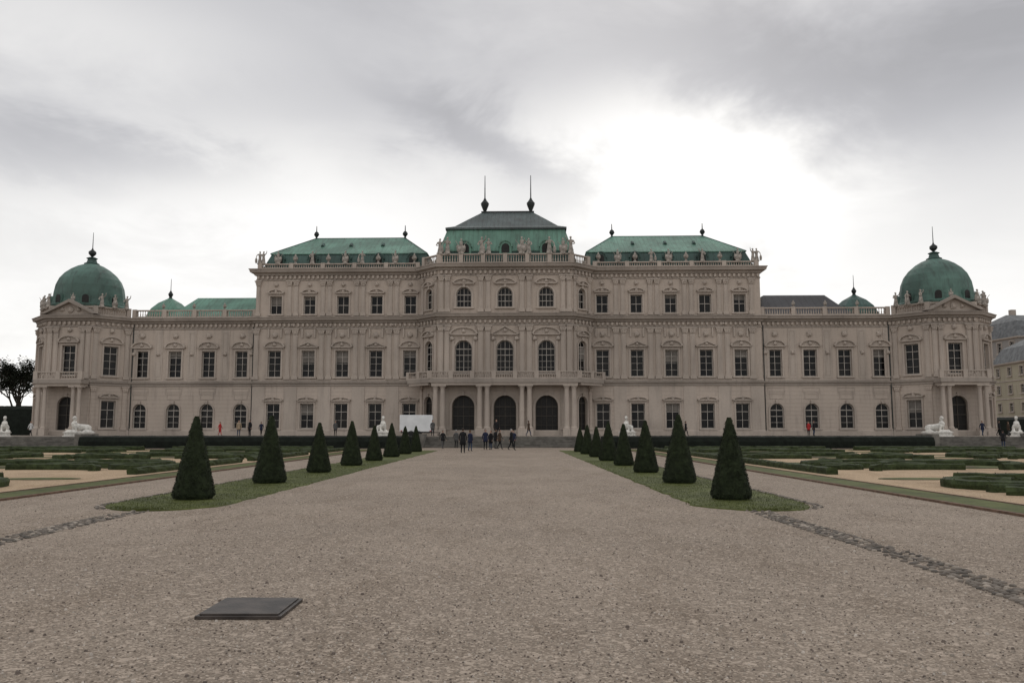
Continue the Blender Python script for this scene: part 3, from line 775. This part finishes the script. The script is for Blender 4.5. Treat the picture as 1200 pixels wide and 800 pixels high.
# ------------------------------------------------------------ neighbouring buildings
def house(name,x,y,w,d,z1,roofh,wc,rcm,rot=0,floors=4):
    e=bpy.data.objects.new(name,None); col.objects.link(e); e.location=(x,y,1.0); e.rotation_euler=(0,0,rot)
    W,G,Fm,T_,Rf=MB(),MB(),MB(),MB(),MB()
    pts=[(-w/2,d/2),(-w/2,-d/2),(w/2,-d/2),(w/2,d/2),(-w/2,d/2)]
    fh=z1/floors
    for p0,p1 in zip(pts,pts[1:]):
        f,l=segF(p0,p1); n=int(l/3.1)
        for k in range(floors):
            ops=[]
            for i in range(n):
                op=(l*(i+.5)/n,1.15,k*fh+.9,k*fh+fh-.7,'rect'); ops.append(op); surround(T_,f,op,.16,.08)
            wall(W,G,Fm,f,0,l,k*fh,(k+1)*fh,ops,.25,blinds=False)
    sweep(T_,pts,[(0,z1-.3),(.4,z1-.1),(.45,z1+.1),(0,z1+.15)])
    for k in range(1,floors): sweep(T_,pts,[(0,k*fh-.1),(.12,k*fh),(0,k*fh+.12)])
    loft(Rf,[(-w/2-.2,w/2+.2,-d/2-.2,d/2+.2,z1+.12),(-w/2+1,w/2-1,-d/2+1.6,d/2-1.6,z1+roofh*.65),(-w/2+3,w/2-3,-.2,.2,z1+roofh)])
    for i in range(int(w/4)): dormer(T_,G,-w/2+2.5+4*i,-d/2+.3,z1+.4,1.3,1.7)
    for i in range(3): box(T_,F(-w/3+i*w/3,1,1,0),-.5,.5,-.4,.4,z1+roofh*.5,z1+roofh+1.2)
    W.obj('walls',wc,e);G.obj('windows',M['glass'],e);Fm.obj('window_frames',M['frame'],e);T_.obj('trim',M['trim'],e);Rf.obj('roof',rcm,e)
cream=stucco('cream_render',(.37,.33,.25)); grey=stucco('grey_render',(.27,.25,.235)); redr=simple('red_tile_roof',(.13,.065,.05),.85,.3,2)
gz=simple('grey_sheet_roof',(.12,.125,.13),.7,.3,1.5)
house('apartment_building',97,138,26,12,12,4.2,cream,gz,-.1)
house('apartment_building',108,160,30,14,18,5,grey,gz,.08,5)
house('apartment_building',97,176,16,14,18,4,stucco('brick_render',(.22,.13,.10)),redr,.0,5)
house('apartment_building',-128,170,30,14,9,4,cream,redr,.0,3)

# ------------------------------------------------------------ sphinx statues
def sphinx():
    bm=bmesh.new()
    limb(bm,(-.75,0,.38),(-.1,0,.42),.30,.30); limb(bm,(-.1,0,.42),(.45,0,.58),.30,.27)
    for s in (-1,1):
        ell(bm,(-.72,s*.24,.32),(.36,.14,.30)); limb(bm,(-.85,s*.3,.1),(-.35,s*.33,.08),.1,.085); ell(bm,(-.3,s*.33,.07),(.12,.08,.07))
        limb(bm,(.45,s*.2,.55),(.42,s*.22,.14),.13,.09); limb(bm,(.42,s*.22,.1),(.95,s*.22,.09),.09,.075); ell(bm,(1.0,s*.22,.08),(.13,.09,.075))
        ell(bm,(.62,s*.1,.74),(.11,.1,.11))
        limb(bm,(.36,s*.12,.95),(.38,s*.2,.72),.06,.05)
    ell(bm,(.5,0,.78),(.2,.26,.24)); limb(bm,(.5,0,.9),(.52,0,1.12),.09,.08)
    ell(bm,(.55,0,1.27),(.14,.12,.17)); ell(bm,(.48,0,1.32),(.17,.155,.16)); ell(bm,(.38,0,1.2),(.1,.12,.16)); ell(bm,(.69,0,1.26),(.03,.02,.04))
    limb(bm,(-1.0,0,.35),(-1.12,.15,.12),.05,.04); limb(bm,(-1.12,.15,.12),(-.8,.42,.1),.04,.05)
    bmesh.ops.create_cube(bm,size=1,matrix=Matrix.Translation((0,0,-.02))@Matrix.Diagonal((2.4,.95,.12,1)))
    return remesh(bm,'sphinx_mesh',M['marble'],.03,1)
sp=sphinx()
def put_sphinx(x,y,z,rz,s=1.08):
    e=bpy.data.objects.new('sphinx_statue',None); col.objects.link(e); e.location=(x,y,z); e.rotation_euler=(0,0,rz)
    o=bpy.data.objects.new('sphinx',sp); col.objects.link(o); o.parent=e; o.location=(0,0,.52); o.scale=(s,)*3
    b=MB(); f=F(0,0,1,0)
    box(b,f,-1.4,1.4,-.62,.62,0,.12); box(b,f,-1.28,1.28,-.52,.52,.12,.38); box(b,f,-1.38,1.38,-.6,.6,.38,.48)
    b.obj('pedestal',M['marble'],e)
for x,rz in ((-52.3,-1.05),(-44.6,-2.2),(-13.4,-1.2),(11.9,-1.95),(43.8,-.95),(52.0,-2.1)):
    put_sphinx(x,85.6,1.05,rz)
# ------------------------------------------------------------ box trailer
e=bpy.data.objects.new('white_box_trailer',None); col.objects.link(e); e.location=(-10.7,93,1.05); e.rotation_euler=(0,0,.06)
white=simple('white_trailer_paint',(.66,.67,.68),.5,.08,1); rub=simple('tyre_rubber',(.02,.02,.02),.85)
f=F(0,0,1,0)
b=MB(); box(b,f,-1.8,1.8,-1.0,1.0,.5,2.35); o=b.obj('cargo_box',white,e); md=o.modifiers.new('b','BEVEL'); md.width=.05; md.segments=2
b=MB()
for z in (.52,2.3): box(b,f,-1.82,1.82,-1.03,-1.0,z-.04,z+.04)
for x in (-1.79,-.02,1.79): box(b,f,x-.03,x+.03,-1.025,-.995,.56,2.26)
for x in (-.12,.10): box(b,f,x-.015,x+.015,-1.06,-1.03,.6,2.2)
b.obj('door_rails',simple('aluminium_rail',(.35,.35,.36),.4,.1,3,metal=.7),e)
b=MB(); box(b,f,-1.7,1.7,-.6,.6,.36,.495); box(b,f,1.7,2.7,-.05,.05,.38,.46); box(b,f,2.5,2.6,-.05,.05,0,.38)
for x in (-.55,.25):
    for y in (-.9,.9): tube(b,(x,y-.1,.32),(x,y+.1,.32),.32,20)
b.obj('wheels_and_chassis',rub,e)
b=MB()
for x in (-1.6,1.6): box(b,F(x,-1.03,1,0),-.1,.1,.0,.04,.56,.66)
b.obj('tail_lamps',simple('red_lamp',(.3,.02,.02),.3),e)

# ------------------------------------------------------------ people
skinm=simple('skin',(.40,.25,.19),.6,.1); shoe=simple('shoe_leather',(.02,.018,.016),.6)
hairs=[simple('dark_hair',(.03,.02,.015),.7),simple('brown_hair',(.12,.07,.04),.7),simple('grey_hair',(.3,.29,.28),.7)]
cl={k:simple('cloth_'+k,c,.9,.2,8) for k,c in dict(black=(.012,.012,.014),navy=(.015,.02,.045),grey=(.08,.08,.08),red=(.38,.03,.03),beige=(.30,.23,.16),jeans=(.03,.045,.08),brown=(.06,.04,.028),white=(.55,.55,.55)).items()}
def person(x,y,z,rz,jacket,trous,pose='stand',h=1.74,coat=.72,hair=0):
    st=.0 if pose=='stand' else (.26 if pose=='walk' else .05)
    V=[(0,0,.95),(0,0,1.1),(0,-.005,1.32),(0,.01,1.46),(0,-.005,1.52),(0,-.015,1.59),(0,-.01,1.66),(0,.005,1.72)]
    Rr=[(.15,.11),(.135,.10),(.17,.115),(.075,.07),(.052,.055),(.07,.08),(.082,.098),(.06,.075)]
    E=[(i,i+1) for i in range(7)]
    for s in (-1,1):
        o=len(V)
        ys=s*st
        arm=-s*st*.8
        if pose=='phone' and s==1:
            a=[(s*.18,0,1.42),(s*.25,-.04,1.16),(s*.14,-.3,1.22),(s*.10,-.37,1.27)]
        else:
            a=[(s*.18,0,1.42),(s*.25,.03+arm*.4,1.14),(s*.25,-.04+arm,.90),(s*.245,-.06+arm*1.1,.83)]
        V+=a; Rr+=[(.062,.062),(.046,.046),(.03,.03),(.034,.022)]; E+=[(2,o),(o,o+1),(o+1,o+2),(o+2,o+3)]
        o=len(V); kn=-.04+ys*.45; an=.03+ys
        V+=[(s*.09,0,.88),(s*.1,kn,.5),(s*.105,an,.1+max(0,ys)*.25),(s*.115,an-.15,.045+max(0,ys)*.05)]
        Rr+=[(.095,.095),(.062,.062),(.043,.043),(.04,.03)]; E+=[(0,o),(o,o+1),(o+1,o+2),(o+2,o+3)]
    me=bpy.data.meshes.new('p'); me.from_pydata(V,E,[]); ob=bpy.data.objects.new('p',me); col.objects.link(ob)
    md=ob.modifiers.new('s','SKIN'); md.use_smooth_shade=True
    for i,sv in enumerate(me.skin_vertices[0].data): sv.radius=Rr[i]; sv.use_root=(i==0)
    ob.modifiers.new('ss','SUBSURF').levels=1
    dg=bpy.context.evaluated_depsgraph_get(); me2=bpy.data.meshes.new_from_object(ob.evaluated_get(dg)); bpy.data.objects.remove(ob)
    b=MB(); vs=[tuple(v.co) for v in me2.vertices]; b.v=list(vs)
    for p in me2.polygons:
        c=p.center; mi=0
        if c.z>1.5: mi=2
        elif c.z<.14: mi=3
        elif c.z<.9 and abs(c.x)<.2: mi=1
        elif (c.z<.885 and abs(c.x)>.2) or (pose=='phone' and c.y<-.32): mi=2
        b.f.append(tuple(p.vertices)); b.mi.append(mi)
    bpy.data.meshes.remove(me2)
    if coat:
        lathe(b,(0,0,0),[(.215,coat),(.2,.9),(.165,1.12),(.19,1.32),(.2,1.40),(.12,1.47),(.075,1.52)],16,0,sy=.72)
    lathe(b,(0,.02,1.60),[(.04,-.03+.0),(.088,.02),(.094,.08),(.078,.135),(.03,.165)],12,4)
    b.add([(-.012,-.1,1.66),(.012,-.1,1.66),(.014,-.1,1.615),(-.014,-.1,1.615),(0,-.13,1.625)],[(0,1,4),(1,2,4),(2,3,4),(3,0,4)],2)
    for s in (-1,1):
        lathe(b,(s*.032,-.098,1.655),[(.004,-.008),(.009,0),(.004,.008)],6,4)
        lathe(b,(s*.085,0,1.625),[(.006,0),(.014,.025),(.008,.05)],6,2,sx=.6)
        hx,hy,hz=V[8+ (0 if s<0 else 8)+3]
        for k in range(4):
            fy=hy-.025+.017*k; L=(.06,.07,.066,.05)[k]
            if pose=='phone' and s==1: tube(b,(hx-.02+.014*k,hy-.01,hz+.01),(hx-.02+.014*k-.01,hy-.05,hz+.02),.008,5,.006,2)
            else: tube(b,(hx,fy,hz-.01),(hx-s*.012,fy-.006,hz-.01-L),.008,5,.006,2)
        tube(b,(hx-s*.01,hy-.03,hz+.02),(hx-s*.02,hy-.055,hz-.02),.009,5,.007,2)
    tube(b,(-.03,-.1,1.585),(.03,-.1,1.585),.005,5,.005,4)
    o=b.obj('person',[cl[jacket],cl[trous],skinm,shoe,hairs[hair]],smooth=True)
    o.location=(x,y,z); o.rotation_euler=(0,0,rz); o.scale=(h/1.76,)*3
P=[(-3.6,61,0,3.1,'black','black','stand',1.84,.6,0),(-3.35,66.5,0,2.6,'navy','jeans','phone',1.7,.72,1),
(-6.4,77,0,.4,'black','grey','walk',1.7,.75,0),(-5.3,79,0,2.8,'grey','black','stand',1.75,.7,2),
(-2.3,72,0,.2,'navy','black','stand',1.78,.7,0),(-1.85,72.4,0,-.8,'black','jeans','stand',1.68,.6,1),(-1.1,74.5,0,1.2,'brown','black','walk',1.75,.7,0),
(-.05,70,0,1.6,'black','black','walk',1.8,.7,2),(-1.5,75.6,0,2.2,'black','grey','stand',1.82,.7,0),
(.15,79,0,0,'navy','black','stand',1.7,.7,0),(-1.6,84.9,1.055,.3,'black','black','walk',1.75,.7,1),(1.8,90,1.055,2,'brown','jeans','walk',1.7,.7,0),
(-36.2,103,1.055,1.5,'red','red','walk',1.72,.5,1),(-29.6,90,1.055,.3,'beige','jeans','stand',1.75,.72,0),(-28.4,90,1.055,-.6,'black','black','stand',1.8,.7,0),
(-56.2,97,1.055,1.4,'white','black','walk',1.72,.72,1),(-20.2,95,1.055,.6,'grey','black','stand',1.75,.7,0),(-32,106,1.055,.6,'navy','black','walk',1.75,.7,0),
(35.0,98,1.055,-1,'red','black','stand',1.7,.72,1),(35.7,98.3,1.055,.8,'black','jeans','stand',1.8,.7,0),
(53.8,95,1.055,0,'navy','jeans','walk',1.75,.7,1),(56.3,96,1.055,1.5,'black','black','walk',1.78,.7,0),(57.6,96.4,1.055,1.5,'brown','grey','stand',1.65,.7,1),
(20.5,98,1.055,1.5,'black','black','walk',1.75,.7,0),(-8.6,90,1.055,.5,'grey','black','stand',1.78,.7,0),(47.0,79.6,0,2.6,'black','jeans','stand',1.7,.7,0)]
for p in P: person(*p)

# ------------------------------------------------------------ sky, light
w=bpy.data.worlds.new('World'); scene.world=w; w.use_nodes=True; t=w.node_tree
bgn=t.nodes['Background']; bgn.inputs[1].default_value=.1
SUN_EL,SUN_AZ=R(38),R(12)
sky=N(t,'ShaderNodeTexSky'); sky.sky_type='NISHITA'; sky.sun_disc=False; sky.sun_elevation=SUN_EL; sky.sun_rotation=SUN_AZ
tc=N(t,'ShaderNodeTexCoord').outputs['Generated']
sp_=N(t,'ShaderNodeSeparateXYZ'); t.links.new(tc,sp_.inputs[0])
x,y,z=sp_.outputs
hyp=mth(t,'SQRT',mth(t,'ADD',mth(t,'MULTIPLY',x,x),mth(t,'MULTIPLY',y,y)))
az=mth(t,'ARCTAN2',x,y); el=mth(t,'ARCTAN2',z,hyp)
zz=mth(t,'ADD',mth(t,'MAXIMUM',z,0),.25)
cmb=N(t,'ShaderNodeCombineXYZ'); t.links.new(mth(t,'DIVIDE',x,zz),cmb.inputs[0]); t.links.new(mth(t,'DIVIDE',y,zz),cmb.inputs[1])
cp=cmb.outputs[0]
n1=noi(t,cp,1.0,6,.56,.5); n2=noi(t,cp,3.0,5,.62,.4)
wa=mth(t,'MULTIPLY',mth(t,'SUBTRACT',n1,.5),.34); wb=mth(t,'MULTIPLY',mth(t,'SUBTRACT',n2,.5),.22)
wab=mth(t,'ADD',wa,wb)
azw=mth(t,'ADD',az,wab); elw=mth(t,'ADD',el,mth(t,'MULTIPLY',wab,.5))
def lobe(a0,e0,ra,re,amp,tilt=0.):
    da=mth(t,'SUBTRACT',azw,a0); de=mth(t,'SUBTRACT',elw,e0)
    if tilt: de=mth(t,'ADD',de,mth(t,'MULTIPLY',da,tilt))
    u=mth(t,'DIVIDE',da,ra); v=mth(t,'DIVIDE',de,re)
    q=mth(t,'ADD',mth(t,'MULTIPLY',u,u),mth(t,'MULTIPLY',v,v)); q=mth(t,'POWER',q,1.4)
    return mth(t,'MULTIPLY',mth(t,'EXPONENT',mth(t,'MULTIPLY',q,-1)),amp)
tot=mth(t,'ADD',.655,mth(t,'MULTIPLY',mth(t,'SUBTRACT',n1,.5),.42))
tot=mth(t,'ADD',tot,mth(t,'MULTIPLY',mth(t,'SUBTRACT',n2,.5),.30))
for L in ((.21,.30,.16,.095,.55,.25),(-.12,.47,.36,.12,-.08),(.44,.385,.27,.085,-.19,.1),(-.50,.285,.17,.035,-.2),(.02,.335,.17,.045,-.19,.38),
          (-.27,.27,.26,.08,.22),(.0,.06,2.4,.21,.36),(-.5,.42,.25,.06,.14)):
    tot=mth(t,'ADD',tot,lobe(*L))
back=ramp(t,y,.2,-.7,0,.26); top=ramp(t,z,.6,1.0,0,.1)
tot=mth(t,'ADD',tot,mth(t,'ADD',back,top)); tot=mth(t,'MAXIMUM',tot,.42)
cc=mixc(t,ramp(t,tot,.45,.95),(.97,.965,1.0),(1.02,1.005,.985))
vm=N(t,'ShaderNodeVectorMath',operation='SCALE'); t.links.new(cc,vm.inputs[0]); t.links.new(mth(t,'MULTIPLY',tot,10.),vm.inputs['Scale'])
t.links.new(mixc(t,.95,sky.outputs[0],vm.outputs[0]),bgn.inputs[0])
sd=bpy.data.lights.new('sun','SUN'); sd.energy=.5; sd.angle=R(40); sd.color=(1,.96,.9)
so=bpy.data.objects.new('sun',sd); col.objects.link(so)
d=Vector((math.sin(SUN_AZ)*math.cos(SUN_EL),math.cos(SUN_AZ)*math.cos(SUN_EL),math.sin(SUN_EL)))
so.rotation_euler=d.to_track_quat('Z','Y').to_euler()
cd=bpy.data.cameras.new('camera'); cd.sensor_width=36; cd.lens=29.04; cd.clip_end=6000; cd.clip_start=.1
co=bpy.data.objects.new('camera',cd); col.objects.link(co); co.location=(0,0,1.6); co.rotation_euler=(R(96.2),0,0)
scene.camera=co
scene.view_settings.view_transform='Standard'; scene.view_settings.look='None'; scene.view_settings.exposure=0
